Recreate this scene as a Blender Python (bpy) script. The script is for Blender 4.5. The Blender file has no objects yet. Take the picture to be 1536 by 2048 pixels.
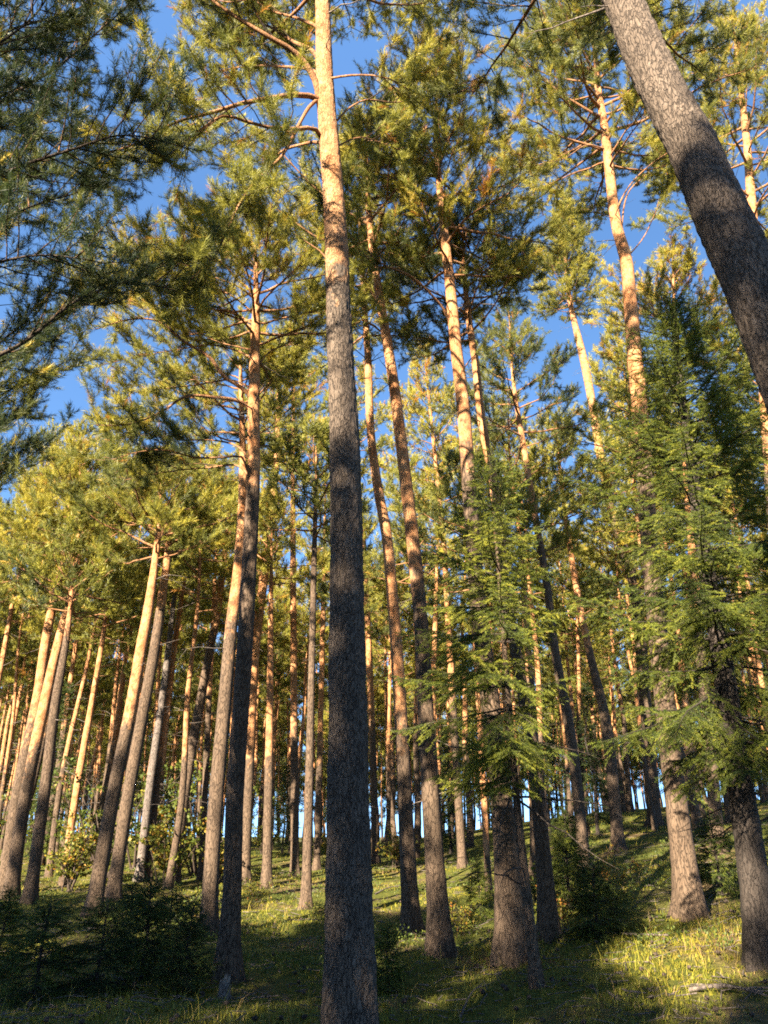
import bpy, math
import numpy as np
from mathutils import Vector, noise as mnoise

# ------------------------------------------------------------------ scene basics
S = bpy.context.scene
COL = S.collection
PITCH = math.radians(23.0)
FPX = 26.0 / 36.0 * 2048.0            # focal length in photograph pixels
CAM = np.array([0.0, 0.0, 1.6])
cP, sP = math.cos(PITCH), math.sin(PITCH)


def sstep(a, b, v):
    t = np.clip((np.asarray(v, float) - a) / (b - a), 0, 1)
    return t * t * (3 - 2 * t)


def ground(x, y):
    x = np.asarray(x, float); y = np.asarray(y, float)
    X = np.clip(x - 1.0, 0, None); X = 22 * np.tanh(X / 22)
    h = 0.155 * X * sstep(4, 12, y)
    h = h + 0.45 * sstep(18, 50, y)
    h = h - 0.14 * np.clip(y - 60, 0, None) * sstep(60, 75, y)
    h = h - 0.012 * np.clip(-x - 14, 0, None)
    h = h + sstep(1, 5, np.hypot(x, y)) * (0.05 * np.sin(.9 * x + 1.3) * np.sin(.7 * y) + .035 * np.sin(1.7 * x + .6 * y)
        + .025 * np.sin(2.9 * y - 1.1 * x + 2) + .015 * np.sin(4.3 * x + 3.1 * y))
    return h


def ray(px, py):
    u = (px - 768.0) / FPX; v = (1024.0 - py) / FPX
    return np.array([u, cP - v * sP, sP + v * cP])


def P(px, py, Y):
    d = ray(px, py)
    return CAM + d * (Y / d[1])


def on_ground(px, py):
    d = ray(px, py)
    t = np.arange(2.0, 90, .02)
    q = CAM[None] + t[:, None] * d[None]
    below = np.nonzero(q[:, 2] < ground(q[:, 0], q[:, 1]))[0]
    i = below[0] if len(below) else len(t) - 1
    return q[i]


def project(p):
    r = np.asarray(p, float) - CAM
    z = r[1] * cP + r[2] * sP
    v = -r[1] * sP + r[2] * cP
    return 768 + FPX * r[0] / z, 1024 - FPX * v / z, z


def nrm(a):
    a = np.asarray(a, float)
    return a / (np.linalg.norm(a, axis=-1, keepdims=True) + 1e-9)


# ------------------------------------------------------------------ mesh helpers
class MB:
    def __init__(self):
        self.v, self.f, self.m, self.a, self.n = [], {3: [], 4: []}, {3: [], 4: []}, [], 0

    def add(self, v, f, mat=0, attr=0.0):
        v = np.asarray(v, np.float32).reshape(-1, 3); f = np.asarray(f, np.int64)
        k = f.shape[1]
        self.v.append(v); self.f[k].append(f + self.n); self.m[k].append(np.full(len(f), mat, np.int32))
        self.a.append(np.broadcast_to(np.asarray(attr, np.float32), (len(v),)))
        self.n += len(v)

    def build(self, name, mats, parent=None, origin=None, smooth=True):
        me = bpy.data.meshes.new(name)
        if self.n:
            v = np.concatenate(self.v)
            if origin is not None:
                v = v - np.asarray(origin, np.float32)[None]
            f3 = np.concatenate(self.f[3]) if self.f[3] else np.zeros((0, 3), np.int64)
            f4 = np.concatenate(self.f[4]) if self.f[4] else np.zeros((0, 4), np.int64)
            m = np.concatenate([*self.m[3], *self.m[4]]) if (self.m[3] or self.m[4]) else np.zeros(0, np.int32)
            me.vertices.add(len(v)); me.vertices.foreach_set('co', v.ravel())
            nl = f3.size + f4.size
            me.loops.add(nl); me.loops.foreach_set('vertex_index', np.concatenate([f3.ravel(), f4.ravel()]).astype(np.int32))
            me.polygons.add(len(f3) + len(f4))
            st = np.concatenate([np.arange(len(f3)) * 3, f3.size + np.arange(len(f4)) * 4]).astype(np.int32)
            me.polygons.foreach_set('loop_start', st)
            me.polygons.foreach_set('material_index', m)
            me.polygons.foreach_set('use_smooth', np.full(len(st), smooth))
            at = me.attributes.new('tint', 'FLOAT', 'POINT'); at.data.foreach_set('value', np.concatenate(self.a).astype(np.float32))
            me.update(calc_edges=True)
        for mt in mats:
            me.materials.append(mt)
        o = bpy.data.objects.new(name, me); COL.objects.link(o)
        if parent is not None:
            o.parent = parent
        return o


def tube(mb, pts, rad, sides=8, mat=0, attr=0.0, cap=True, wob=0.0, rng=None):
    pts = np.asarray(pts, float); n = len(pts)
    T = nrm(np.gradient(pts, axis=0))
    ref = np.array([1.0, 0, 0]) if abs(T[0][0]) < .8 else np.array([0, 1.0, 0])
    U = nrm(np.cross(T, np.cross(ref[None], T)))
    W = np.cross(T, U)
    an = np.linspace(0, 2 * np.pi, sides, endpoint=False)
    rr = np.asarray(rad, float)[:, None] * np.ones((1, sides))
    if wob and rng is not None:
        rr = rr * (1 + wob * rng.standard_normal(rr.shape))
    v = pts[:, None] + rr[..., None] * (np.cos(an)[None, :, None] * U[:, None] + np.sin(an)[None, :, None] * W[:, None])
    i = np.arange(n - 1)[:, None] * sides; j = np.arange(sides)[None]; k = (j + 1) % sides
    f = np.stack([i + j, i + k, i + sides + k, i + sides + j], -1).reshape(-1, 4)
    at = np.repeat(np.broadcast_to(np.asarray(attr, float), (n,)), sides)
    mb.add(v.reshape(-1, 3), f, mat, at)
    return v


def segs_to_mesh(mb, p0, p1, r, mat, attr):
    """many thin three sided twigs at once"""
    if not len(p0):
        return
    d = nrm(p1 - p0)
    ref = np.where(np.abs(d[:, 2:3]) < .9, np.array([[0, 0, 1.0]]), np.array([[1.0, 0, 0]]))
    U = nrm(np.cross(d, ref)); W = np.cross(d, U)
    an = np.array([0, 2.094, 4.189])
    ring = np.cos(an)[None, :, None] * U[:, None] + np.sin(an)[None, :, None] * W[:, None]
    v = np.concatenate([p0[:, None] + ring * r[:, None, None], p1[:, None] + ring * (r[:, None, None] * .72)], 1)
    b = np.arange(len(p0))[:, None, None] * 6
    q = np.array([[0, 1, 4, 3], [1, 2, 5, 4], [2, 0, 3, 5]])[None]
    mb.add(v.reshape(-1, 3), (b + q).reshape(-1, 4), mat, attr)


def tuft_template(n, ln, wd, rng, spread=(.45, 1.05), lo=.15):
    """a shoot of unit length along z with n needles, each one thin triangle"""
    u = np.linspace(lo, 1, n); az = np.arange(n) * 2.39996 + rng.random(n)
    an = spread[1] + (spread[0] - spread[1]) * u + rng.normal(0, .12, n)
    d = np.stack([np.sin(an) * np.cos(az), np.sin(an) * np.sin(az), np.cos(an)], -1)
    t = nrm(np.cross(d, rng.standard_normal((n, 3))))
    b = np.stack([0 * u, 0 * u, u], -1)
    L = ln * rng.uniform(.8, 1.2, n)[:, None]
    v = np.stack([b - t * wd / 2, b + t * wd / 2, b + d * L], 1)
    return v.reshape(-1, 3)


def place(mb, tmpls, pos, dr, sc, tint, mat, rng, wid=None):
    """copy the needle templates to every shoot of a crown"""
    if not len(pos):
        return
    which = rng.integers(0, len(tmpls), len(pos))
    d = nrm(dr)
    ref = rng.standard_normal(d.shape)
    U = nrm(np.cross(d, ref)); W = np.cross(d, U)
    for k, T in enumerate(tmpls):
        s = which == k
        if not s.any():
            continue
        R = np.stack([U[s], W[s], d[s]], 1) * sc[s][:, None, None]      # rows are axes
        v = pos[s][:, None] + np.einsum('vk,nkj->nvj', T, R)
        n, m = v.shape[:2]
        f = np.arange(n * m).reshape(-1, 3)
        mb.add(v.reshape(-1, 3), f, mat, np.repeat(tint[s], m))


def empty(name, loc, rz=0.0):
    o = bpy.data.objects.new(name, None); COL.objects.link(o)
    o.location = [float(c) for c in loc]; o.rotation_euler = (0, 0, rz); o.empty_display_size = .2
    return o


def tag(o, label=None, cat=None, group=None, kind=None):
    if label: o['label'] = label
    if cat: o['category'] = cat
    if group: o['group'] = group
    if kind: o['kind'] = kind
    return o


def copy_tree(o, parent=None):
    c = o.copy(); COL.objects.link(c)
    if parent is not None:
        c.parent = parent
    for ch in list(o.children):
        copy_tree(ch, c)
    return c


# ------------------------------------------------------------------ materials
def mat_new(name):
    m = bpy.data.materials.new(name); m.use_nodes = True
    nt = m.node_tree; nt.nodes.clear()
    out = nt.nodes.new('ShaderNodeOutputMaterial')
    return m, nt, out


def N(nt, kind, **kw):
    n = nt.nodes.new(kind)
    for k, v in kw.items():
        setattr(n, k, v)
    return n


def ramp(nt, fac, stops, interp='LINEAR'):
    r = nt.nodes.new('ShaderNodeValToRGB'); r.color_ramp.interpolation = interp
    e = r.color_ramp.elements
    while len(e) < len(stops):
        e.new(.5)
    for el, (p, c) in zip(e, stops):
        el.position = p; el.color = (*c, 1) if len(c) == 3 else c
    nt.links.new(fac, r.inputs[0])
    return r.outputs[0]


def mixc(nt, fac, a, b, mode='MIX'):
    n = nt.nodes.new('ShaderNodeMix'); n.data_type = 'RGBA'; n.blend_type = mode
    for sock, v in ((n.inputs[0], fac), (n.inputs[6], a), (n.inputs[7], b)):
        if hasattr(v, 'is_output'):
            nt.links.new(v, sock)
        elif isinstance(v, tuple):
            sock.default_value = (*v, 1)
        else:
            sock.default_value = v
    return n.outputs[2]


def math_n(nt, op, a, b=None):
    n = nt.nodes.new('ShaderNodeMath'); n.operation = op
    for s, v in ((n.inputs[0], a), (n.inputs[1], b)):
        if v is None: continue
        if hasattr(v, 'is_output'): nt.links.new(v, s)
        else: s.default_value = v
    return n.outputs[0]


def bark_material(name, grey, crack, fleck, orange, orange2, scale=24.0, bump=.015):
    m, nt, out = mat_new(name)
    L = nt.links
    tc = N(nt, 'ShaderNodeTexCoord'); at = N(nt, 'ShaderNodeAttribute', attribute_name='tint')
    mp = N(nt, 'ShaderNodeMapping'); mp.inputs['Scale'].default_value = (1, 1, .30); L.new(tc.outputs['Object'], mp.inputs[0])
    n0 = N(nt, 'ShaderNodeTexNoise'); n0.inputs['Scale'].default_value = 9; n0.inputs['Detail'].default_value = 3; L.new(mp.outputs[0], n0.inputs['Vector'])
    ds = mixc(nt, .16, mp.outputs[0], n0.outputs['Color'])
    vo = N(nt, 'ShaderNodeTexVoronoi', feature='DISTANCE_TO_EDGE'); vo.inputs['Scale'].default_value = scale; L.new(ds, vo.inputs['Vector'])
    vc = N(nt, 'ShaderNodeTexVoronoi', feature='F1'); vc.inputs['Scale'].default_value = scale; L.new(ds, vc.inputs['Vector'])
    n1 = N(nt, 'ShaderNodeTexNoise'); n1.inputs['Scale'].default_value = 46; n1.inputs['Detail'].default_value = 5; n1.inputs['Roughness'].default_value = .7; L.new(mp.outputs[0], n1.inputs['Vector'])
    n2 = N(nt, 'ShaderNodeTexNoise'); n2.inputs['Scale'].default_value = 2.2; n2.inputs['Detail'].default_value = 4; L.new(tc.outputs['Object'], n2.inputs['Vector'])
    plate = ramp(nt, math_n(nt, 'ADD', vo.outputs['Distance'], math_n(nt, 'MULTIPLY', math_n(nt, 'SUBTRACT', n1.outputs['Fac'], .5), .35)), [(0.0, (.1, .1, .1)), (.10, (1, 1, 1))])
    g = mixc(nt, vc.outputs['Color'], grey, tuple(c * 1.3 for c in grey))
    g = mixc(nt, ramp(nt, n1.outputs['Fac'], [(.5, (0, 0, 0)), (.72, (1, 1, 1))]), g, fleck)
    g = mixc(nt, ramp(nt, n2.outputs['Fac'], [(.4, (0, 0, 0)), (.75, (.55, .55, .55))]), g, tuple(c * .62 for c in grey))
    g = mixc(nt, plate, crack, g)
    # flaky upper bark
    mp2 = N(nt, 'ShaderNodeMapping'); mp2.inputs['Scale'].default_value = (1, 1, .8); L.new(tc.outputs['Object'], mp2.inputs[0])
    n3 = N(nt, 'ShaderNodeTexNoise'); n3.inputs['Scale'].default_value = 7; n3.inputs['Detail'].default_value = 6; n3.inputs['Roughness'].default_value = .65; L.new(mp2.outputs[0], n3.inputs['Vector'])
    o = mixc(nt, ramp(nt, n3.outputs['Fac'], [(.38, (0, 0, 0)), (.62, (1, 1, 1))]), orange, orange2)
    o = mixc(nt, ramp(nt, n1.outputs['Fac'], [(.62, (0, 0, 0)), (.7, (.7, .7, .7))]), o, tuple(c * .35 for c in orange))
    k = math_n(nt, 'ADD', at.outputs['Fac'], math_n(nt, 'MULTIPLY', math_n(nt, 'SUBTRACT', n3.outputs['Fac'], .5), 1.5))
    k = math_n(nt, 'ADD', k, math_n(nt, 'MULTIPLY', math_n(nt, 'SUBTRACT', n2.outputs['Fac'], .5), 1.1))
    k = ramp(nt, k, [(.35, (0, 0, 0)), (.65, (1, 1, 1))])
    col = mixc(nt, k, g, o)
    b = N(nt, 'ShaderNodeBsdfPrincipled'); b.inputs['Roughness'].default_value = .88; b.inputs['Specular IOR Level'].default_value = .25
    L.new(col, b.inputs['Base Color'])
    hgt = math_n(nt, 'ADD', math_n(nt, 'MULTIPLY', plate, .8), math_n(nt, 'MULTIPLY', n1.outputs['Fac'], .7))
    bp = N(nt, 'ShaderNodeBump'); bp.inputs['Strength'].default_value = .9; bp.inputs['Distance'].default_value = bump
    L.new(hgt, bp.inputs['Height']); L.new(bp.outputs[0], b.inputs['Normal'])
    L.new(b.outputs[0], out.inputs[0])
    return m


def leaf_material(name, stops, transl=.3, rough=.55, spec=.3):
    m, nt, out = mat_new(name); L = nt.links
    at = N(nt, 'ShaderNodeAttribute', attribute_name='tint')
    oi = N(nt, 'ShaderNodeObjectInfo')
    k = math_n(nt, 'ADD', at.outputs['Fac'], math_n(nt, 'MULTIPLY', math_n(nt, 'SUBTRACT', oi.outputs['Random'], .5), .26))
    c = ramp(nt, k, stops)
    b = N(nt, 'ShaderNodeBsdfPrincipled'); b.inputs['Roughness'].default_value = rough; b.inputs['Specular IOR Level'].default_value = spec
    L.new(c, b.inputs['Base Color'])
    t = N(nt, 'ShaderNodeBsdfTranslucent'); L.new(mixc(nt, 1.0, c, (1.0, 1.0, .7), 'MULTIPLY'), t.inputs[0])
    mx = N(nt, 'ShaderNodeMixShader'); mx.inputs[0].default_value = transl
    L.new(b.outputs[0], mx.inputs[1]); L.new(t.outputs[0], mx.inputs[2]); L.new(mx.outputs[0], out.inputs[0])
    return m


M_BARK = bark_material('pine_bark', (.072, .048, .031), (.030, .020, .013), (.125, .090, .062), (.235, .095, .034), (.37, .195, .090))
M_BARK_NEAR = bark_material('old_pine_bark', (.078, .058, .043), (.044, .032, .024), (.15, .118, .092), (.24, .105, .040), (.37, .205, .10), scale=40, bump=.03)
M_TWIG = bark_material('twig_bark', (.048, .034, .025), (.024, .018, .013), (.08, .06, .045), (.18, .08, .032), (.24, .125, .06))
M_DEAD = bark_material('dead_wood', (.10, .08, .068), (.05, .04, .034), (.16, .14, .12), (.15, .12, .09), (.2, .16, .12))
M_SPRUCE_BARK = bark_material('spruce_bark', (.034, .026, .021), (.014, .011, .009), (.06, .05, .042), (.07, .05, .04), (.08, .06, .05), scale=34)
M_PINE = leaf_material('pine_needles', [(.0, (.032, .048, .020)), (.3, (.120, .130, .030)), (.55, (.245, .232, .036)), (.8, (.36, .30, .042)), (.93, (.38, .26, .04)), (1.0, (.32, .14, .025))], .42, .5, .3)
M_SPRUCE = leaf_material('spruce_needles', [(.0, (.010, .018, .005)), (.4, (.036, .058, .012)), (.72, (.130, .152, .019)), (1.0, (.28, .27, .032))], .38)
M_LEAF = leaf_material('bush_leaves', [(.0, (.04, .065, .014)), (.45, (.095, .12, .02)), (.75, (.21, .185, .025)), (1.0, (.30, .12, .022))], .4)
M_GRASS = leaf_material('grass_blades', [(.0, (.022, .036, .008)), (.4, (.072, .088, .011)), (.65, (.18, .178, .019)), (.85, (.27, .215, .028)), (1.0, (.27, .18, .07))], .3)


def ground_material():
    m, nt, out = mat_new('forest_floor'); L = nt.links
    tc = N(nt, 'ShaderNodeTexCoord')
    a = N(nt, 'ShaderNodeTexNoise'); a.inputs['Scale'].default_value = .55; a.inputs['Detail'].default_value = 6; L.new(tc.outputs['Object'], a.inputs['Vector'])
    b = N(nt, 'ShaderNodeTexNoise'); b.inputs['Scale'].default_value = 9; b.inputs['Detail'].default_value = 8; b.inputs['Roughness'].default_value = .7; L.new(tc.outputs['Object'], b.inputs['Vector'])
    moss = ramp(nt, b.outputs['Fac'], [(.3, (.025, .036, .008)), (.5, (.065, .072, .013)), (.7, (.12, .11, .022))])
    litter = ramp(nt, b.outputs['Fac'], [(.3, (.04, .028, .016)), (.55, (.12, .08, .04)), (.72, (.2, .14, .075))])
    c = mixc(nt, ramp(nt, a.outputs['Fac'], [(.50, (0, 0, 0)), (.66, (1, 1, 1))]), moss, litter)
    bs = N(nt, 'ShaderNodeBsdfPrincipled'); bs.inputs['Roughness'].default_value = .95; bs.inputs['Specular IOR Level'].default_value = .1
    L.new(c, bs.inputs['Base Color'])
    bp = N(nt, 'ShaderNodeBump'); bp.inputs['Strength'].default_value = .8; bp.inputs['Distance'].default_value = .08; L.new(b.outputs['Fac'], bp.inputs['Height']); L.new(bp.outputs[0], bs.inputs['Normal'])
    L.new(bs.outputs[0], out.inputs[0])
    return m


# ------------------------------------------------------------------ pine growth
RT = np.random.default_rng(5)
TUFT_HI = [tuft_template(34, .42, .040, RT, (.4, 1.25), .0) for _ in range(5)]
TUFT_MID = [tuft_template(26, .44, .058, RT, (.4, 1.25), .0) for _ in range(5)]
TUFT_LO = [tuft_template(18, .46, .085, RT, (.4, 1.25), .0) for _ in range(5)]
SPR_HI = [tuft_template(36, .20, .05, RT, (.6, 1.15), 0.0) for _ in range(5)]
SPR_LO = [tuft_template(16, .32, .09, RT, (.6, 1.1), 0.0) for _ in range(5)]
Q = {'hi': dict(t=TUFT_HI, sp=.082, ts=.036, tl=.155), 'mid': dict(t=TUFT_MID, sp=.10, ts=.046, tl=.18), 'lo': dict(t=TUFT_LO, sp=.14, ts=.066, tl=.225),
     'fine': dict(t=TUFT_HI, sp=.062, ts=.034, tl=.135)}
UP = np.array([0, 0, 1.0])


class Store:
    def __init__(self):
        self.s0, self.s1, self.sr, self.tp, self.td, self.tl, self.tt = [], [], [], [], [], [], []

    def polyline(self, pts, r0, r1):
        n = len(pts) - 1
        self.s0.append(pts[:-1]); self.s1.append(pts[1:]); self.sr.append(np.linspace(r0, r1, n))

    def tufts(self, p, d, l, t):
        self.tp.append(p); self.td.append(d); self.tl.append(l); self.tt.append(t)

    def flush(self, mb, tmpl, rng, m_needle, m_twig, bark=.4):
        if self.s0:
            segs_to_mesh(mb, np.concatenate(self.s0), np.concatenate(self.s1), np.concatenate(self.sr), m_twig, bark)
        if self.tp:
            place(mb, tmpl, np.concatenate(self.tp), np.concatenate(self.td), np.concatenate(self.tl), np.clip(np.concatenate(self.tt), 0, 1), m_needle, rng)


def along(pts, s):
    seg = np.linalg.norm(np.diff(pts, axis=0), axis=1); c = np.concatenate([[0], np.cumsum(seg)]); L = c[-1]
    q = np.stack([np.interp(np.asarray(s) * L, c, pts[:, k]) for k in range(3)], -1)
    q2 = np.stack([np.interp(np.clip(np.asarray(s) * L + .05, 0, L), c, pts[:, k]) for k in range(3)], -1)
    q1 = np.stack([np.interp(np.clip(np.asarray(s) * L - .05, 0, L), c, pts[:, k]) for k in range(3)], -1)
    return q, nrm(q2 - q1), L


def leafy(pts, st, rng, q, start=.3, tint=.5, l2=.70, dead=.025, bare=0.0):
    """side shoots and needle tufts along one limb"""
    _, _, L = along(pts, 0.5)
    p = Q[q]
    ns = max(3, int(L * (1 - start) / p['sp']))
    for k in range(ns):
        s = start + (1 - start) * (k + rng.random()) / ns
        pos, T, _ = along(pts, s)
        side = np.cross(T, UP); side = side / (np.linalg.norm(side) + 1e-6)
        sg = 1 if k % 2 else -1
        d = nrm(T * rng.uniform(.45, .9) + sg * side * rng.uniform(.35, .95) + UP * rng.uniform(-.05, .45) + rng.normal(0, .18, 3))
        ln = (l2 * (1.05 - .6 * s) * min(L, 2.6) / 2.2 + .22) * rng.uniform(.6, 1.3)
        t = np.linspace(0, 1, 5)[:, None]
        tw = pos + d * ln * t + UP * (t ** 2) * ln * rng.uniform(.02, .3) + np.concatenate([np.zeros((1, 3)), rng.normal(0, .02 * ln, (4, 3))])
        st.polyline(tw, .0035 + .006 * ln, .003)
        if rng.random() < bare:
            continue
        nt = max(2, int(ln / p['ts'] * 1.2))
        tp, TT, _ = along(tw, rng.uniform(.18, 1, nt) ** .8)
        dd = TT * .6 + rng.normal(0, .48, (nt, 3)) + UP * .42
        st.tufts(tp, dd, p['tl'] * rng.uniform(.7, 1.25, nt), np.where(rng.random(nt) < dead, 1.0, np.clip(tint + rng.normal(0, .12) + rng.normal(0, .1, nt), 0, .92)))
    pos, T, _ = along(pts, np.linspace(.8, 1, 4))
    st.tufts(pos, T + rng.normal(0, .3, (4, 3)) + UP * .3, np.full(4, p['tl'] * 1.1), np.full(4, tint))


def limb_path(p0, az, L, e0, e1, rng, n=9, wob=.035):
    t = np.linspace(0, 1, n)
    e = e0 + (e1 - e0) * t ** 1.6 + np.cumsum(rng.normal(0, .07, n)); a = az + np.cumsum(rng.normal(0, .11, n))
    d = np.stack([np.cos(e) * np.cos(a), np.cos(e) * np.sin(a), np.sin(e)], -1) * (L / (n - 1))
    return np.concatenate([[p0], p0 + np.cumsum(d[:-1], 0)]) + np.concatenate([np.zeros((1, 3)), rng.normal(0, wob * L / n, (n - 1, 3))])


def crown_limbs(trunk, h0, h1, R, n, rng, shape='round'):
    """primary limbs between the heights h0 and h1 of a trunk polyline; returns (path, radius, u)"""
    out = []; az = rng.random() * 6.28
    for i in range(n):
        u = (i + rng.random() * .8) / n
        z = h0 + (h1 - h0) * u * .97
        p0 = np.array([np.interp(z, trunk[:, 2], trunk[:, 0]), np.interp(z, trunk[:, 2], trunk[:, 1]), z])
        az += 2.39996 + rng.normal(0, .35)
        prof = (1 - u ** 2.4) * (.72 + .42 * math.sin(math.pi * min(1, u * 1.2 + .1)))
        L = R * prof * rng.uniform(.55, 1.2) + .35
        e0 = math.radians(2 + 50 * u + rng.normal(0, 9)); e1 = e0 + math.radians(rng.uniform(5, 35))
        out.append((limb_path(p0, az, L, e0, e1, rng), .007 + .0105 * L, u))
    return out


def smooth_path(pts, step):
    pts = np.asarray(pts, float)
    seg = np.linalg.norm(np.diff(pts[:, :3], axis=0), axis=1); c = np.concatenate([[0], np.cumsum(seg)])
    n = max(4, int(c[-1] / step)); s = np.linspace(0, c[-1], n)
    # cubic hermite with finite difference slopes
    m = np.gradient(pts, c, axis=0)
    k = np.clip(np.searchsorted(c, s, 'right') - 1, 0, len(c) - 2)
    h = (c[k + 1] - c[k])[:, None]; t = ((s - c[k]) / (c[k + 1] - c[k]))[:, None]
    return ((2 * t ** 3 - 3 * t ** 2 + 1) * pts[k] + (t ** 3 - 2 * t ** 2 + t) * h * m[k] + (-2 * t ** 3 + 3 * t ** 2) * pts[k + 1] + (t ** 3 - t ** 2) * h * m[k + 1])


def trunk_mesh(path, name, parent, base, z_orange, rng, sides=18, mat=None, rough=.03, fine=False, zspan=2.6, flare=.32):
    """path: rows x, y, z, radius"""
    pts, r = path[:, :3], np.clip(path[:, 3], .004, None)
    zb = base[2]
    r = r * (1 + flare * np.exp(-np.clip(pts[:, 2] - zb, 0, None) / .26))
    at = np.clip((pts[:, 2] - z_orange) / zspan + .5, 0, 1)
    mb = MB()
    v = tube(mb, pts, r, sides, 0, at)
    ax = v - pts[:, None]
    rel = (v.reshape(-1, 3) - base)
    if fine:
        d = np.empty(len(rel), np.float32)
        for i, q in enumerate(rel):
            w = Vector((q[0] * 24, q[1] * 24, q[2] * 8.0))
            dd = mnoise.voronoi(w)[0]
            d[i] = min(.55, dd[1] - dd[0]) * 1.1 + .5 * mnoise.noise(Vector((q[0] * 6, q[1] * 6, q[2] * 2))) + .25 * mnoise.noise(w * 2.5)
        amp = .017 * (1 - .6 * np.repeat(at, sides))
        low = np.exp(-np.clip(rel[:, 2], 0, None) / .3)
    else:
        an = np.arctan2(ax[..., 1], ax[..., 0]).ravel()
        ph = rng.random(4) * 6.28
        d = (np.sin(an * 3 + rel[:, 2] * 1.3 + ph[0]) * .5 + np.sin(an * 5 - rel[:, 2] * 2.1 + ph[1]) * .4 + rng.normal(0, .5, len(an)))
        amp = rough * np.linalg.norm(ax, axis=-1).ravel(); low = np.exp(-np.clip(rel[:, 2], 0, None) / .3)
    an = np.arctan2(ax[..., 1], ax[..., 0]).ravel()
    rootw = .24 * low * np.sin(an * 5 + rng.random() * 6) * np.linalg.norm(ax, axis=-1).ravel()
    mb.v[0] = (v.reshape(-1, 3) + nrm(ax.reshape(-1, 3)) * (d * amp + rootw)[:, None]).astype(np.float32)
    return mb.build(name, [mat or M_BARK], parent, base)


def dead_twigs(path, z0, z1, n, rng, L=(.3, 1.0), down=-.1):
    out = []
    for _ in range(n):
        z = rng.uniform(z0, z1)
        q = np.array([np.interp(z, path[:, 2], path[:, k]) for k in range(4)])
        ln = rng.uniform(*L)
        pts = limb_path(q[:3], rng.random() * 6.28, ln, rng.normal(down, .25), rng.normal(down - .1, .4), rng, 7, .06)
        mb = MB(); tube(mb, pts, np.linspace(.006 + .007 * ln, .002, 7), 5, 0, .1)
        st = Store()
        for _k in range(rng.integers(1, 4)):
            pos, T, _l = along(pts, rng.uniform(.35, .95))
            l2 = ln * rng.uniform(.15, .45)
            st.polyline(limb_path(pos, math.atan2(T[1], T[0]) + rng.choice([-1, 1]) * rng.uniform(.4, 1.1), l2, rng.normal(down, .3), rng.normal(down, .4), rng, 4, .06), .004, .002)
        st.flush(mb, None, rng, 0, 0, .1)
        out.append(mb)
    return out


def pix_trunk(pts, Y=None, ly=0.0, step=.12):
    """turn measured trunk points (x, y, width in photograph pixels) into a real trunk standing on the ground"""
    if Y is None:
        Y = float(on_ground(pts[0][0], pts[0][1])[1])
    rows = []
    for px, py, w in pts:
        d = ray(px, py)
        z0 = CAM[2] + d[2] * Y / d[1]
        Yi = Y + ly * max(0.0, z0)
        t = Yi / d[1]
        rows.append([*(CAM + d * t), .5 * w * t / FPX])
    rows = np.array(rows)
    # carry the foot down to the ground
    sl = (rows[1] - rows[0]) / max(1e-3, rows[1, 2] - rows[0, 2])
    zg = float(ground(rows[0, 0], rows[0, 1]))
    if rows[0, 2] > zg + .05:
        f = rows[0] + sl * (zg - rows[0, 2]); f[3] = max(rows[0, 3], min(f[3], rows[0, 3] * 1.25)); f[1] = rows[0, 1]
        rows = np.vstack([f, rows])
    foot = rows[0].copy(); zg = float(ground(foot[0], foot[1]))
    low = foot.copy(); low[:3] += sl[:3] * (zg - .25 - foot[2]); low[2] = zg - .25
    rows = np.vstack([low, rows[rows[:, 2] > zg - .1]])
    path = smooth_path(rows, step)
    base = np.array([np.interp(zg, path[:, 2], path[:, 0]), np.interp(zg, path[:, 2], path[:, 1]), zg])
    return path, base, Y


def z_at(path, py):
    """height on the trunk that shows at the photograph row py"""
    pp = np.array([project(q[:3])[1] for q in path])
    return float(np.interp(-py, -pp, path[:, 2]))


TREE_ANCHOR = {}
MAIN_XY = []


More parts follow.
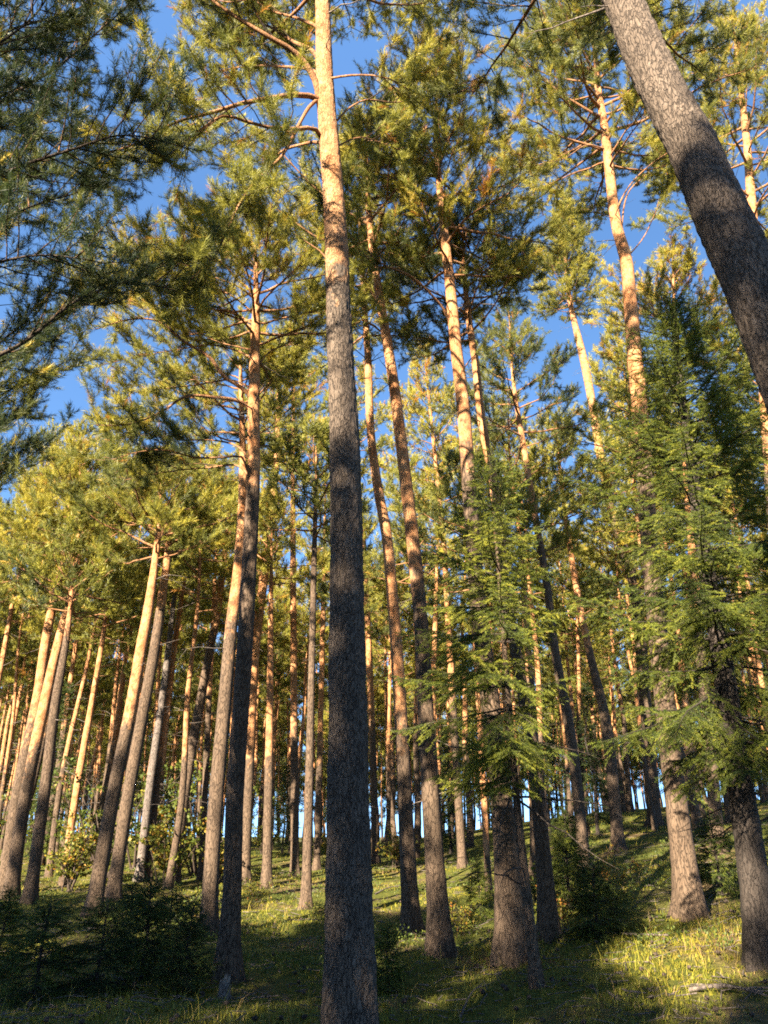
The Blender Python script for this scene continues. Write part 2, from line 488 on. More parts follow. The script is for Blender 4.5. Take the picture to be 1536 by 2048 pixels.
def main_pine(key, label, pts, cb, R, nl, q='mid', Y=None, ly=0.0, orange=None, limbs=(), seed=0, tint=.5, dead=5, dead_to=.5, near=False, top_auto=None, bare=.10, l2=.70, group='pines of the near stand', limb_parts=14, start=.3, limb_bark=.75):
    rng = np.random.default_rng(1000 + seed)
    path, base, Y = pix_trunk(pts, Y, ly, .022 if near else .12)
    root = empty('pine_tree', base); tag(root, label, 'tree', group)
    zo = z_at(path, orange) if orange is not None else base[2] + .45 * (path[-1, 2] - base[2])
    tr = trunk_mesh(path, 'trunk', root, base, zo, rng, 110 if near else 18, M_BARK_NEAR if near else None, fine=near, flare=.18 if near else .45)
    tp = path[::4, :3] if near else path[:, :3]
    st = Store(); mb = MB()
    L = []
    for li in limbs:                              # limbs measured in the photograph: (points x, y, dY), width, start, tint
        w, s0, tn = li[0], li[1], li[2]
        pl = np.array([P(x, y, Y + ly * 4 + dy) for x, y, dy in li[3:]])
        pl = smooth_path(pl, .12)
        L.append((pl, w, s0, tn))
    z0, z1 = z_at(path, cb), path[-1, 2]
    n_meas = len(L)
    for pth, r, u in crown_limbs(tp, z0, z1, R, int(nl * 1.35), rng):
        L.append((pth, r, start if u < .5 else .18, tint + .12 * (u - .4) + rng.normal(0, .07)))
    for i, (pl, r, s0, tn) in enumerate(L):
        n = len(pl)
        if i < n_meas + limb_parts:
            lb = MB(); tube(lb, pl, np.linspace(r, .004, n), 7, 0, limb_bark, wob=.05, rng=rng); lb.build('limb', [M_TWIG], root, base)
        else:
            tube(mb, pl, np.linspace(r, .004, n), 5, 1, .7)
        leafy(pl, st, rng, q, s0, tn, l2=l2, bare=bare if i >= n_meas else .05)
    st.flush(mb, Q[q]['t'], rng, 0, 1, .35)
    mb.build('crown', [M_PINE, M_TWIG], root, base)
    for dm in dead_twigs(path, z0 - dead_to * (z0 - base[2]), z0 + .3, dead, rng):
        dm.build('dead_branch', [M_DEAD], root, base)
    if near:
        for dm in dead_twigs(path, base[2] + 1.5, z0, 16, rng, (.06, .22), -.05):
            dm.build('branch_stub', [M_DEAD], root, base)
    TREE_ANCHOR[key] = (base, path)
    MAIN_XY.append((base[0], base[1]))
    return root


# ------------------------------------------------------------------ the trees one can point at
main_pine('C', 'thickest grey pine trunk in the middle, sunlit orange near its top', [(703, 2120, 112), (700, 1950, 100), (697, 1700, 86), (695, 1400, 74), (693, 1100, 64), (690, 900, 58), (680, 695, 50), (672, 475, 44), (664, 350, 41), (652, 200, 36), (645, 0, 28), (641, -150, 22), (640, -350, 12), (640, -480, 4)],
    -10, 2.6, 26, 'hi', 6.2, seed=1, orange=520, near=True, tint=.42, dead=3, dead_to=.2,
    limbs=[(.014, .95, .4, (668, 545, 0), (650, 510, -.05), (625, 492, -.1), (590, 468, -.15)),
           (.045, .35, .42, (641, 215, 0), (625, 150, -.1), (590, 105, -.25), (540, 75, -.4), (490, 45, -.5), (440, 12, -.6), (370, -40, -.7), (300, -60, -.8)),
           (.030, .3, .4, (640, 130, 0), (628, 105, .1), (590, 85, .4), (530, 50, .8), (470, 40, 1.2), (400, 60, 1.6)),
           (.026, .3, .45, (643, 60, 0), (628, 50, .1), (590, 35, .2), (540, 20, .3), (480, -25, .3)),
           (.024, .35, .45, (640, 150, 0), (615, 138, .3), (560, 133, .6), (500, 132, .9), (430, 145, 1.2), (380, 165, 1.4)),
           (.036, .3, .4, (650, 215, 0), (635, 198, -.05), (595, 190, -.2), (540, 197, -.35), (480, 208, -.5), (425, 225, -.6), (350, 245, -.75), (290, 280, -.85), (220, 305, -1)),
           (.030, .3, .42, (655, 310, 0), (645, 280, 0), (635, 262, -.1), (590, 258, -.25), (540, 255, -.4), (500, 245, -.5), (455, 232, -.6), (400, 260, -.7), (340, 310, -.8)),
           (.022, .35, .38, (655, 300, 0), (638, 285, .1), (600, 290, .3), (560, 305, .5), (540, 325, .6), (510, 370, .8), (480, 420, 1.0), (440, 470, 1.1), (390, 520, 1.2)),
           (.024, .35, .40, (648, 190, 0), (622, 210, -.1), (600, 245, -.2), (565, 310, -.3), (505, 370, -.4), (475, 415, -.5), (455, 460, -.55), (420, 520, -.6), (380, 560, -.6)),
           (.016, .45, .45, (650, 160, 0), (670, 155, -.1), (720, 150, -.2), (770, 155, -.3), (820, 180, -.4)),
           (.016, .5, .45, (655, 260, 0), (675, 240, .1), (700, 215, .3), (730, 200, .4), (790, 205, .6), (850, 190, .8)),
           (.014, .5, .4, (660, 310, 0), (680, 290, .2), (720, 275, .4), (760, 285, .7), (800, 300, .9))])

main_pine('E', 'big scaly pine trunk leaning in steeply across the upper right corner', [(1700, 1010, 150), (1565, 700, 125), (1510, 575, 108), (1453, 450, 99), (1387, 300, 88), (1309, 150, 78), (1244, 0, 67), (1190, -120, 55), (1140, -250, 40), (1105, -350, 20), (1090, -400, 5)],
    -60, 2.0, 16, 'hi', 3.4, .10, seed=2, orange=-500, near=True, tint=.4, dead=2, dead_to=.15)

main_pine('L13', 'dark slender pine with pale sunlit upper trunk and three bare white limbs', [(452, 1962, 46), (463, 1800, 38), (470, 1600, 35), (483, 1400, 33), (500, 1100, 29), (507, 950, 26), (508, 800, 23), (510, 700, 20), (512, 620, 15), (512, 560, 10), (511, 490, 3)],
    700, 1.35, 22, 'hi', seed=3, orange=960, tint=.6, dead=9, dead_to=.3,
    limbs=[(.036, .45, .62, (507, 815, 0), (498, 790, 0), (475, 770, -.1), (450, 755, -.2), (420, 715, -.3), (370, 685, -.4), (310, 640, -.5), (250, 640, -.6), (190, 660, -.7)),
           (.034, .42, .6, (507, 830, 0), (495, 812, 0), (470, 800, -.15), (430, 795, -.3), (375, 792, -.5), (320, 825, -.6), (250, 850, -.7), (190, 850, -.8)),
           (.022, .4, .3, (507, 980, 0), (495, 940, -.1), (485, 915, -.2), (445, 915, -.3), (390, 915, -.4), (330, 900, -.5), (270, 905, -.6), (225, 920, -.7)),
           (.020, .35, .25, (507, 960, 0), (470, 930, .3), (420, 935, .5), (360, 940, .5), (300, 950, .5), (250, 960, .5)),
           (.018, .3, .28, (507, 930, 0), (470, 890, .2), (420, 880, .3), (360, 880, .3), (300, 870, .3), (230, 880, .3)),
           (.020, .35, .62, (511, 660, 0), (480, 640, .2), (430, 620, .4), (370, 590, .6), (300, 570, .7), (240, 560, .8)),
           (.018, .3, .6, (511, 600, 0), (480, 575, -.3), (430, 555, -.5), (370, 530, -.7), (310, 520, -.9)),
           (.020, .3, .6, (510, 720, 0), (470, 700, .4), (420, 690, .7), (350, 700, .9), (270, 715, 1.0), (200, 730, 1.0)),
           (.020, .28, .62, (511, 650, 0), (460, 625, .2), (390, 615, .3), (300, 610, .3), (220, 605, .3), (155, 600, .2)),
           (.018, .28, .6, (511, 630, 0), (460, 590, .6), (390, 560, 1.0), (300, 545, 1.3), (210, 540, 1.4)),
           (.016, .28, .62, (511, 575, 0), (470, 540, -.1), (400, 510, -.2), (320, 500, -.3), (250, 505, -.3)),
           (.018, .3, .55, (509, 780, 0), (460, 760, .4), (390, 770, .7), (310, 780, .9), (240, 790, .9)),
           (.016, .4, .5, (510, 740, 0), (545, 700, .4), (590, 690, .8), (630, 700, 1.2))])

main_pine('L12', 'grey pine close behind the white limbed pine, orange above mid height', [(415, 1872, 32), (432, 1600, 29), (450, 1400, 27), (463, 1250, 24), (475, 1150, 21), (483, 1050, 18), (486, 950, 16), (485, 880, 13), (482, 780, 9), (480, 690, 3)], 900, 1.5, 20, 'mid', seed=4, orange=1250, tint=.55)
main_pine('R1', 'slender orange pine just right of the thick central trunk', [(823, 1870, 36), (812, 1650, 30), (800, 1400, 26), (785, 1200, 23), (770, 1050, 21), (760, 1000, 20), (745, 900, 17), (735, 700, 14), (728, 600, 11), (722, 500, 8), (718, 420, 3)], 680, 1.5, 20, 'mid', seed=5, orange=1420, tint=.5, dead=8, dead_to=.2)
main_pine('R2', 'tall pine with sun spotted orange bark, second right of the thick central trunk', [(883, 1910, 45), (868, 1700, 38), (850, 1400, 32), (838, 1200, 28), (828, 1100, 27), (813, 975, 25), (798, 850, 23), (785, 750, 21), (775, 690, 20), (760, 600, 17), (745, 500, 14), (736, 400, 11), (733, 330, 7), (732, 270, 3)], 560, 1.9, 24, 'mid', seed=6, orange=1150, tint=.45, dead=7, dead_to=.25,
    limbs=[(.022, .5, .4, (780, 680, 0), (760, 620, -.2), (730, 560, -.4), (700, 510, -.6), (680, 470, -.7))])
main_pine('R4', 'tall pine with a dark thick foot behind the slim spruce stem and broad crown', [(1025, 1925, 60), (1003, 1600, 44), (980, 1400, 38), (958, 1225, 33), (940, 1000, 29), (925, 800, 26), (913, 700, 24), (900, 570, 21), (885, 430, 16), (873, 290, 10), (872, 180, 6), (872, 85, 2)], 560, 1.75, 34, 'hi', seed=7, orange=900, tint=.55, dead=8, dead_to=.2,
    limbs=[(.026, .6, .4, (905, 660, 0), (888, 620, -.1), (868, 595, -.3), (818, 550, -.6), (768, 530, -.9), (700, 470, -1.2)),
           (.016, .7, .3, (915, 760, 0), (935, 725, -.2), (958, 703, -.4))])
main_pine('R6', 'grey pine whose upper trunk rises close behind the broad crowned pine', [(1100, 1880, 38), (1085, 1700, 31), (1068, 1525, 27), (1040, 1350, 23), (1010, 1180, 21), (985, 950, 19), (965, 850, 17), (950, 720, 15), (935, 620, 12), (928, 540, 8), (925, 450, 3)], 680, 1.6, 20, 'mid', seed=8, orange=1200, tint=.3)
main_pine('R7', 'slim grey pine with dark reddish top, standing left of the small sunlit spruce', [(1173, 1760, 24), (1138, 1450, 20), (1110, 1300, 17), (1095, 1180, 15), (1075, 1060, 14), (1065, 1000, 13), (1045, 880, 11), (1030, 790, 8), (1022, 700, 5), (1018, 620, 2)], 900, 1.7, 22, 'mid', seed=9, orange=1050, tint=.25)
main_pine('R8', 'slim pine on the right hand rise with a thin orange upper trunk', [(1238, 1700, 24), (1208, 1425, 20), (1178, 1300, 15), (1153, 1175, 12), (1128, 1010, 9), (1118, 920, 6), (1112, 840, 2)], 1060, 1.7, 20, 'mid', seed=10, orange=1300, tint=.5)
main_pine('T1150', 'pine with a bright rounded top above the tall spruce, reddish upper trunk', [(1310, 1650, 26), (1290, 1400, 24), (1258, 1130, 20), (1230, 1050, 18), (1208, 950, 17), (1183, 800, 16), (1163, 700, 15), (1150, 650, 12), (1138, 590, 9), (1130, 500, 6), (1128, 385, 2)], 630, 1.6, 85, 'mid', seed=11, orange=1000, tint=.62, dead=10, dead_to=.2)
main_pine('R9', 'tall pine with a broad sunlit foot beside the dark spruce trunk', [(1383, 1835, 54), (1358, 1650, 44), (1335, 1450, 40), (1300, 1100, 34), (1283, 850, 31), (1268, 695, 29), (1260, 600, 26), (1253, 525, 24), (1233, 450, 21), (1220, 350, 19), (1208, 250, 16), (1195, 170, 12), (1190, 100, 8), (1175, -40, 2)], 340, 2.3, 46, 'hi', seed=12, orange=900, tint=.45, dead=6, dead_to=.2,
    limbs=[(.02, .5, .4, (1228, 430, 0), (1260, 370, -.2), (1300, 330, -.4), (1345, 300, -.5), (1400, 270, -.6)),
           (.016, .55, .35, (1215, 300, 0), (1180, 290, -.2), (1120, 320, -.4), (1060, 325, -.5)),
           (.02, .6, .4, (1240, 480, 0), (1260, 380, .3), (1290, 350, .5), (1340, 250, .8)),
           (.016, .4, .35, (1250, 520, 0), (1290, 470, .4), (1320, 400, .6), (1340, 350, .8))])
main_pine('R11', 'sun dappled pine on the rise behind the tall spruce, golden topped', [(1438, 1710, 26), (1420, 1500, 23), (1400, 1300, 20), (1385, 1100, 18), (1368, 850, 14), (1355, 700, 10), (1348, 600, 6), (1345, 500, 2)], 760, 1.9, 24, 'mid', seed=13, orange=1200, tint=.62)
main_pine('T1480', 'pine with orange limbs at the right edge above the spruce', [(1600, 1725, 38), (1570, 1300, 32), (1540, 900, 27), (1510, 500, 20), (1490, 250, 13), (1475, 120, 8), (1465, 30, 2)], 450, 2.5, 34, 'mid', seed=14, orange=900, tint=.45)
main_pine('R3', 'thin pine glimpsed between the two pines right of the central trunk and the dark foot', [(978, 1795, 13), (960, 1450, 12), (945, 1200, 9), (938, 1080, 5), (932, 930, 2)], 1180, 1.5, 18, 'lo', seed=15, orange=1700, tint=.45)

main_pine('L14', 'curving orange pine right of the white limbed pine, forked bare limbs', [(490, 1765, 18), (500, 1500, 19), (510, 1300, 19), (522, 1200, 18), (535, 1100, 16), (545, 1000, 14), (553, 925, 12), (556, 825, 9), (556, 720, 3)], 960, 1.7, 20, 'mid', seed=16, orange=1500, tint=.5)
main_pine('L10', 'brightly sunlit leaning pale pine left of the dark pair of trunks', [(347, 1770, 22), (375, 1550, 20), (402, 1395, 18), (420, 1300, 16), (432, 1240, 15), (445, 1150, 12), (452, 1080, 8), (456, 1000, 3)], 1170, 1.6, 18, 'mid', seed=17, orange=1250, tint=.55)
main_pine('L11', 'thin shaded pine between the leaning pale pine and the dark pair', [(402, 1760, 13), (418, 1400, 11), (428, 1200, 8), (432, 1100, 4), (434, 1030, 2)], 1180, 1.6, 18, 'lo', seed=18, tint=.4)
main_pine('L6', 'leaning pine rising from the dark spruce saplings, bright orange upper trunk', [(185, 1830, 30), (225, 1600, 27), (265, 1400, 24), (280, 1310, 22), (295, 1230, 20), (305, 1165, 17), (312, 1110, 14), (318, 1050, 9), (322, 960, 3)], 1120, 1.9, 22, 'mid', seed=19, orange=1420, tint=.55)
main_pine('L7', 'leaning grey pine twin just right of the orange one among the saplings', [(225, 1800, 26), (255, 1600, 25), (292, 1395, 22), (305, 1325, 21), (318, 1240, 19), (325, 1185, 17), (335, 1115, 14), (342, 1040, 9), (346, 950, 3)], 1100, 1.9, 22, 'mid', seed=20, orange=1230, tint=.5)
main_pine('L9', 'thin dappled pine just behind the slim dead grey trunk', [(295, 1762, 14), (332, 1400, 13), (355, 1250, 10), (370, 1150, 6), (376, 1060, 2)], 1200, 1.6, 18, 'lo', seed=21, orange=1500, tint=.5)
main_pine('L1', 'pine at the left edge leaning right, shaded foot and sunny yellow crown', [(5, 1790, 25), (40, 1560, 22), (75, 1395, 20), (93, 1275, 18), (108, 1200, 15), (122, 1140, 12), (135, 1060, 8), (140, 960, 3)], 1130, 2.1, 22, 'mid', seed=22, orange=1450, tint=.62)
main_pine('L2', 'taller reddish pine beside the left edge pine, pointed yellow green crown', [(20, 1800, 27), (50, 1600, 24), (92, 1395, 21), (120, 1275, 18), (138, 1210, 16), (152, 1150, 12), (158, 1060, 8), (160, 960, 5), (160, 865, 2)], 1140, 2.1, 24, 'mid', seed=23, orange=1500, tint=.62)
main_pine('L3', 'dark grey straight pine left of the spruce saplings', [(58, 1808, 24), (90, 1580, 22), (112, 1400, 18), (132, 1285, 13), (142, 1200, 8), (148, 1110, 3)], 1230, 1.8, 18, 'lo', seed=24, orange=1250, tint=.45)
main_pine('L4', 'slim light brown pine behind the dark spruce saplings at left', [(125, 1775, 15), (155, 1570, 14), (185, 1400, 12), (205, 1280, 9), (215, 1200, 5), (220, 1130, 2)], 1260, 1.7, 18, 'lo', seed=25, orange=1700, tint=.5)
main_pine('L5', 'slim orange pine left of the two leaning twins', [(205, 1700, 14), (240, 1400, 12), (258, 1250, 8), (266, 1120, 3)], 1230, 1.7, 18, 'lo', seed=26, orange=1650, tint=.5)
main_pine('L15', 'fully sunlit slim straight pine standing alone on the bright grass', [(533, 1776, 19), (540, 1400, 14), (542, 1190, 9), (543, 1100, 5), (543, 1010, 2)], 1180, 1.6, 18, 'lo', seed=27, orange=1500, tint=.5)
main_pine('L18', 'slim grey shaded pine close left of the thick central trunk', [(612, 1817, 20), (622, 1400, 14), (630, 1050, 9), (632, 980, 6), (632, 880, 2)], 1080, 1.5, 20, 'lo', seed=28, orange=1000, tint=.35)
main_pine('L19', 'thin light pine nearly touching the central trunk on its left', [(633, 1740, 13), (642, 1400, 11), (649, 1090, 7), (651, 960, 2)], 1150, 1.5, 18, 'lo', seed=29, orange=1500, tint=.5)

main_pine('M1', 'full crowned pine filling the gap left of the central trunk, trunk half hidden', [(590, 1752, 17), (588, 1400, 14), (586, 1100, 11), (586, 900, 8), (588, 760, 5), (588, 640, 2)], 980, 1.9, 34, 'lo', seed=31, orange=1450, tint=.55)
main_pine('M2', 'full crowned pine behind the sun spotted pine, green top below the blue gap', [(925, 1735, 17), (905, 1400, 14), (888, 1100, 11), (872, 930, 8), (858, 800, 5), (848, 690, 2)], 1020, 1.9, 34, 'lo', seed=32, orange=1400, tint=.55)
main_pine('M3', 'full crowned pine right behind the slender orange pine, slim trunk', [(752, 1728, 15), (742, 1400, 13), (728, 1100, 10), (712, 900, 7), (700, 760, 5), (694, 650, 2)], 960, 1.7, 32, 'lo', seed=33, orange=1450, tint=.5)

# near pine whose trunk stands out of sight on the left, its boughs hang into the picture, shade tinted into needles and limbs
main_pine('LN', 'dark overhanging pine boughs in the upper left corner, trunk out of sight', [(-420, 1900, 110), (-330, 1000, 85), (-270, 400, 62), (-240, 0, 45), (-230, -200, 30), (-225, -420, 6)], 250, 1.9, 9, 'fine', 5.0, seed=30, orange=200, tint=.10, dead=2, dead_to=.1, limb_parts=20, limb_bark=.0,
    limbs=[(.03, .25, .15, (-300, 800, 0), (-150, 760, .2), (30, 695, .4), (165, 595, .5), (260, 565, .6), (350, 580, .7)),
           (.03, .25, .12, (-280, 420, 0), (-120, 300, .2), (0, 205, .3), (120, 130, .4), (200, 60, .5), (260, 10, .6)),
           (.03, .25, .15, (-285, 520, 0), (-120, 400, -.1), (20, 340, -.2), (140, 300, -.3), (250, 270, -.4), (320, 280, -.4)),
           (.026, .25, .15, (-290, 620, 0), (-130, 520, .3), (0, 440, .5), (100, 400, .6), (180, 380, .7)),
           (.024, .25, .18, (-300, 700, 0), (-160, 600, -.3), (-20, 530, -.4), (90, 510, -.5), (180, 520, -.5)),
           (.026, .25, .12, (-265, 250, 0), (-120, 120, .1), (20, 60, .2), (150, 20, .2), (260, -30, .3)),
           (.026, .25, .12, (-265, 330, 0), (-140, 200, -.4), (-20, 100, -.6), (60, 40, -.7), (120, -40, -.8)),
           (.022, .3, .4, (-310, 900, 0), (-150, 850, .8), (-40, 800, 1.2), (40, 760, 1.4), (110, 740, 1.5)),
           (.022, .3, .35, (-310, 1000, 0), (-160, 950, .8), (-60, 900, 1.2), (0, 850, 1.4), (50, 830, 1.5)),
           (.022, .3, .2, (-320, 1120, 0), (-180, 1080, .6), (-90, 1020, .9), (-20, 960, 1.0), (40, 940, 1.1))])

# ------------------------------------------------------------------ dead trunk
def dead_pine():
    rng = np.random.default_rng(77)
    path, base, Y = pix_trunk([(278, 1762, 17), (300, 1570, 16), (325, 1395, 14), (340, 1270, 11), (351, 1175, 7)])
    root = empty('dead_pine', base); tag(root, 'slim grey dead trunk with a broken top and no crown', 'dead tree')
    trunk_mesh(path, 'trunk', root, base, 99, rng, 14, M_DEAD)
    for dm in dead_twigs(path, base[2] + 1.0, path[-1, 2], 9, rng, (.25, .7)):
        dm.build('dead_branch', [M_DEAD], root, base)
dead_pine()

# ------------------------------------------------------------------ spruces
def spruce_parts(trunk, h0, h1, R, rng, hi=True, dens=1.0, tint=.4, power=.85, nbr=5, gap=.24, droop=-18, az_bias=None):
    """branches with flat drooping sprays; trunk rows x y z r in local space. returns list of (branch MB, foliage store)"""
    out = []
    z = h0; az0 = rng.random() * 6.28
    sl = .105 if hi else .17
    while z < h1 - .08:
        u = (z - h0) / (h1 - h0)
        p0 = np.array([np.interp(z, trunk[:, 2], trunk[:, 0]), np.interp(z, trunk[:, 2], trunk[:, 1]), z])
        k = nbr + rng.integers(-1, 2)
        az0 += .6
        for b in range(k):
            az = az0 + b * 6.28 / k + rng.normal(0, .22)
            L = (R * (1 - u) ** power * min(1, .55 + u * 3.0) + .10) * rng.uniform(.62, 1.15)
            if az_bias is not None:
                L *= az_bias(az, u)
            if L < .12:
                continue
            e0 = math.radians(droop + (55 - droop) * u ** 1.3 + rng.normal(0, 7)); e1 = e0 + math.radians(rng.uniform(-6, 26))
            pl = limb_path(p0 + np.array([0, 0, rng.normal(0, .05)]), az, L, e0, e1, rng, 8, .02)
            st = Store()
            # side twigs in the plane of the bough
            n2 = max(3, int(L / (.048 if hi else .10) * dens))
            for i in range(n2):
                s = .16 + .84 * (i + rng.random()) / n2
                pos, T, _ = along(pl, s)
                side = np.cross(T, UP); side /= np.linalg.norm(side) + 1e-6
                sg = 1 if i % 2 else -1
                d = nrm(T * rng.uniform(.5, .9) + sg * side * rng.uniform(.5, 1.0) + UP * rng.uniform(-.38, .06))
                l2 = (.46 * L * (1 - s) + .09) * rng.uniform(.6, 1.2)
                l2 = min(l2, .55)
                tw = pos + d * l2 * np.linspace(0, 1, 4)[:, None] - UP * (np.linspace(0, 1, 4)[:, None] ** 2) * l2 * rng.uniform(.05, .55)
                st.polyline(tw, .003, .0015)
                m = max(1, int(round(l2 / sl)))
                tp, TT, _ = along(tw, np.linspace(0, 1, m, endpoint=False))
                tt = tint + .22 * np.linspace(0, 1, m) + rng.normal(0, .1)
                st.tufts(tp, TT + rng.normal(0, .06, (m, 3)), np.full(m, sl * 1.15), tt)
                m2 = int(l2 / sl * 1.6)
                if m2 > 0:
                    ss = rng.uniform(.15, .95, m2)
                    tp, TT, _ = along(tw, ss)
                    sd = nrm(np.cross(TT, UP[None])) * rng.choice([-1, 1], m2)[:, None]
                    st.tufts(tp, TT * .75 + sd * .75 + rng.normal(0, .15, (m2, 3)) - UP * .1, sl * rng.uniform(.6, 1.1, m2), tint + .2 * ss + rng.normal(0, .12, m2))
            m = max(2, int(L / sl)); tp, TT, _ = along(pl, np.linspace(.2, 1, m)); st.tufts(tp, TT, np.full(m, sl * 1.1), np.full(m, tint + .1))
            out.append((pl, .005 + .006 * L, st))
        z += gap * rng.uniform(.75, 1.25) * (1 - .35 * u)
    return out


def pix_spruce(label, pts, h0, R, seed, tint, parts=60, nbr=5, gap=.24, power=.85, mat=None, az_bias=None, Y=None, droop=-18, dead_low=8):
    rng = np.random.default_rng(seed)
    path, base, Y = pix_trunk(pts, Y)
    root = empty('spruce_tree', base); tag(root, label, 'tree', 'spruces among the pines')
    trunk_mesh(path, 'trunk', root, base, 99, rng, 20, mat or M_SPRUCE_BARK, rough=.06)
    br = spruce_parts(path, base[2] + h0, path[-1, 2], R, rng, True, 1.0, tint, power, nbr, gap, droop, az_bias)
    mb = MB()
    for i, (pl, r, st) in enumerate(br):
        if i < parts:
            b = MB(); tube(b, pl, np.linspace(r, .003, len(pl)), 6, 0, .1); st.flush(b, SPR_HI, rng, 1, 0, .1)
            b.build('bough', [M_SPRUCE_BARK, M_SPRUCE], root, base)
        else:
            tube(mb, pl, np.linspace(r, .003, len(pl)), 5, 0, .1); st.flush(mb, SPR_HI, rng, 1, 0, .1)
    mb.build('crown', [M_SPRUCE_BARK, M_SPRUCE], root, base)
    for dm in dead_twigs(path, base[2] + .9, base[2] + h0 + .3, dead_low, rng, (.5, 1.3), -.15):
        dm.build('dead_branch', [M_SPRUCE_BARK], root, base)
    MAIN_XY.append((base[0], base[1]))
    TREE_ANCHOR[label] = (base, path)
    return root


pix_spruce('tall dense spruce at the right with a thick near black trunk', [(1528, 1930, 60), (1500, 1700, 54), (1468, 1500, 47), (1440, 1300, 38), (1400, 1050, 27), (1372, 850, 17), (1352, 700, 9), (1340, 600, 3)], 2.1, 2.4, 41, .48, parts=75, power=.7, gap=.28, nbr=7, az_bias=lambda a, u: (.95 if math.cos(a) < -.2 else 1.1) * (1.05 if math.sin(a) < .3 else .6))
pix_spruce('slim spruce with a thin pale leaning stem and drooping dark boughs', [(1073, 1975, 24), (1055, 1800, 19), (1038, 1650, 16), (1025, 1500, 13), (1005, 1250, 9), (990, 1050, 5), (978, 910, 2)], 2.0, 1.55, 42, .58, parts=75, power=.72, gap=.27, nbr=5, mat=M_BARK, az_bias=lambda a, u: .5 if (math.cos(a) > .2 and u < .45) else 1.0)


def spruce_proto(H, R, seed, hi, h0=.12, tint=.35, gap=.12, nbr=6, name='spruce_sapling'):
    rng = np.random.default_rng(seed)
    z = np.linspace(-.1, H, 14)
    path = np.stack([.03 * H * np.sin(z * 2 + seed) * z / H, .03 * H * np.cos(z * 1.7) * z / H, z, .012 + .018 * H * np.clip(1 - z / H, 0, 1) * .6], -1)
    root = empty(name, (0, 0, 0))
    trunk_mesh(path, 'trunk', root, np.zeros(3), 99, rng, 8, M_SPRUCE_BARK)
    mb = MB()
    for pl, r, st in spruce_parts(path, h0, H, R, rng, hi, 1.0, tint, .85, nbr, gap):
        tube(mb, pl, np.linspace(r, .002, len(pl)), 4, 0, .1); st.flush(mb, SPR_HI if hi else SPR_LO, rng, 1, 0, .1)
    mb.build('crown', [M_SPRUCE_BARK, M_SPRUCE], root)
    return root


protos_sap = [spruce_proto(1.5, .75, 51, True), spruce_proto(1.25, .8, 52, True), spruce_proto(1.7, .7, 53, True, tint=.4)]
used = set()


def put(proto, pos, s, rz, label, cat, group=None):
    if proto.name in used:
        o = copy_tree(proto)
    else:
        o = proto; used.add(proto.name)
    o.location = [float(c) for c in pos]; o.scale = (s, s, s) if np.isscalar(s) else s; o.rotation_euler = (0, 0, rz)
    tag(o, label, cat, group)
    return o


def gpos(px, Y):
    d = ray(px, 1800); x = d[0] / d[1] * Y
    return np.array([x, Y, float(ground(x, Y)) - .02])


for pi, px, Y, s, rz, lab in [
    (0, 300, 9.6, .66, .4, 'dark bushy spruce sapling in front of the leaning twin pines'),
    (1, 100, 8.9, .7, 1.9, 'broad low spruce sapling in deep shade near the left edge'),
    (1, 215, 9.0, .68, 4.0, 'low spruce sapling between the broad one and the bushy one'),
    (0, 385, 9.0, .55, 2.6, 'small spruce sapling crowding the foot of the white limbed pine'),
    (2, 15, 10.4, .55, 3.3, 'thin spruce sapling farthest left beyond the broad low one'),
    (2, 265, 12.0, .5, 5.0, 'upright spruce sapling tallest behind the dark sapling clump'),
    (1, 345, 11.2, .66, .9, 'rounded spruce sapling behind the clump, under the leaning pale pine'),
    (2, 1140, 13.6, .85, 1.2, 'half sunlit spruce sapling in the grass left of the broad sunlit foot'),
    (1, 1190, 11.4, .72, 2.2, 'low spreading spruce sapling in front of the half sunlit one'),
    (0, 775, 9.2, .42, 3.2, 'knee high spruce seedling right of the thick central trunk'),
    (0, 1445, 12.6, .75, .2, 'spruce sapling with brownish sprays beside the dark spruce trunk'),
    (2, 960, 15.0, .55, 5.2, 'little spruce sapling on the bright grass behind the dark foot'),
]:
    put(protos_sap[pi], gpos(px, Y), s, rz, lab, 'sapling', 'spruce saplings in the undergrowth')

# mid distance spruces with bare lower twigs on the right
far_spr = spruce_proto(6.0, 1.25, 61, False, .6, .25, .3, 5, 'young_spruce')
for px, Y, s, rz, lab in [
    (1210, 31, .95, 1.0, 'young dark spruce far up the rise, left of the spruce covered pine trunks'),
    (1130, 36, .8, 2.0, 'young dark spruce on the crest behind the slim grey pine'),
    (905, 34, .85, 4.0, 'young dark spruce on the crest behind the sun spotted pine'),
    (60, 30, 1.1, 3.0, 'young dark spruce among the trunks deep in the left wood'),
    (560, 40, .7, .3, 'young dark spruce beyond the fully sunlit slim pine'),
]:
    put(far_spr, gpos(px, Y), s, rz, lab, 'tree', 'young spruces farther back')

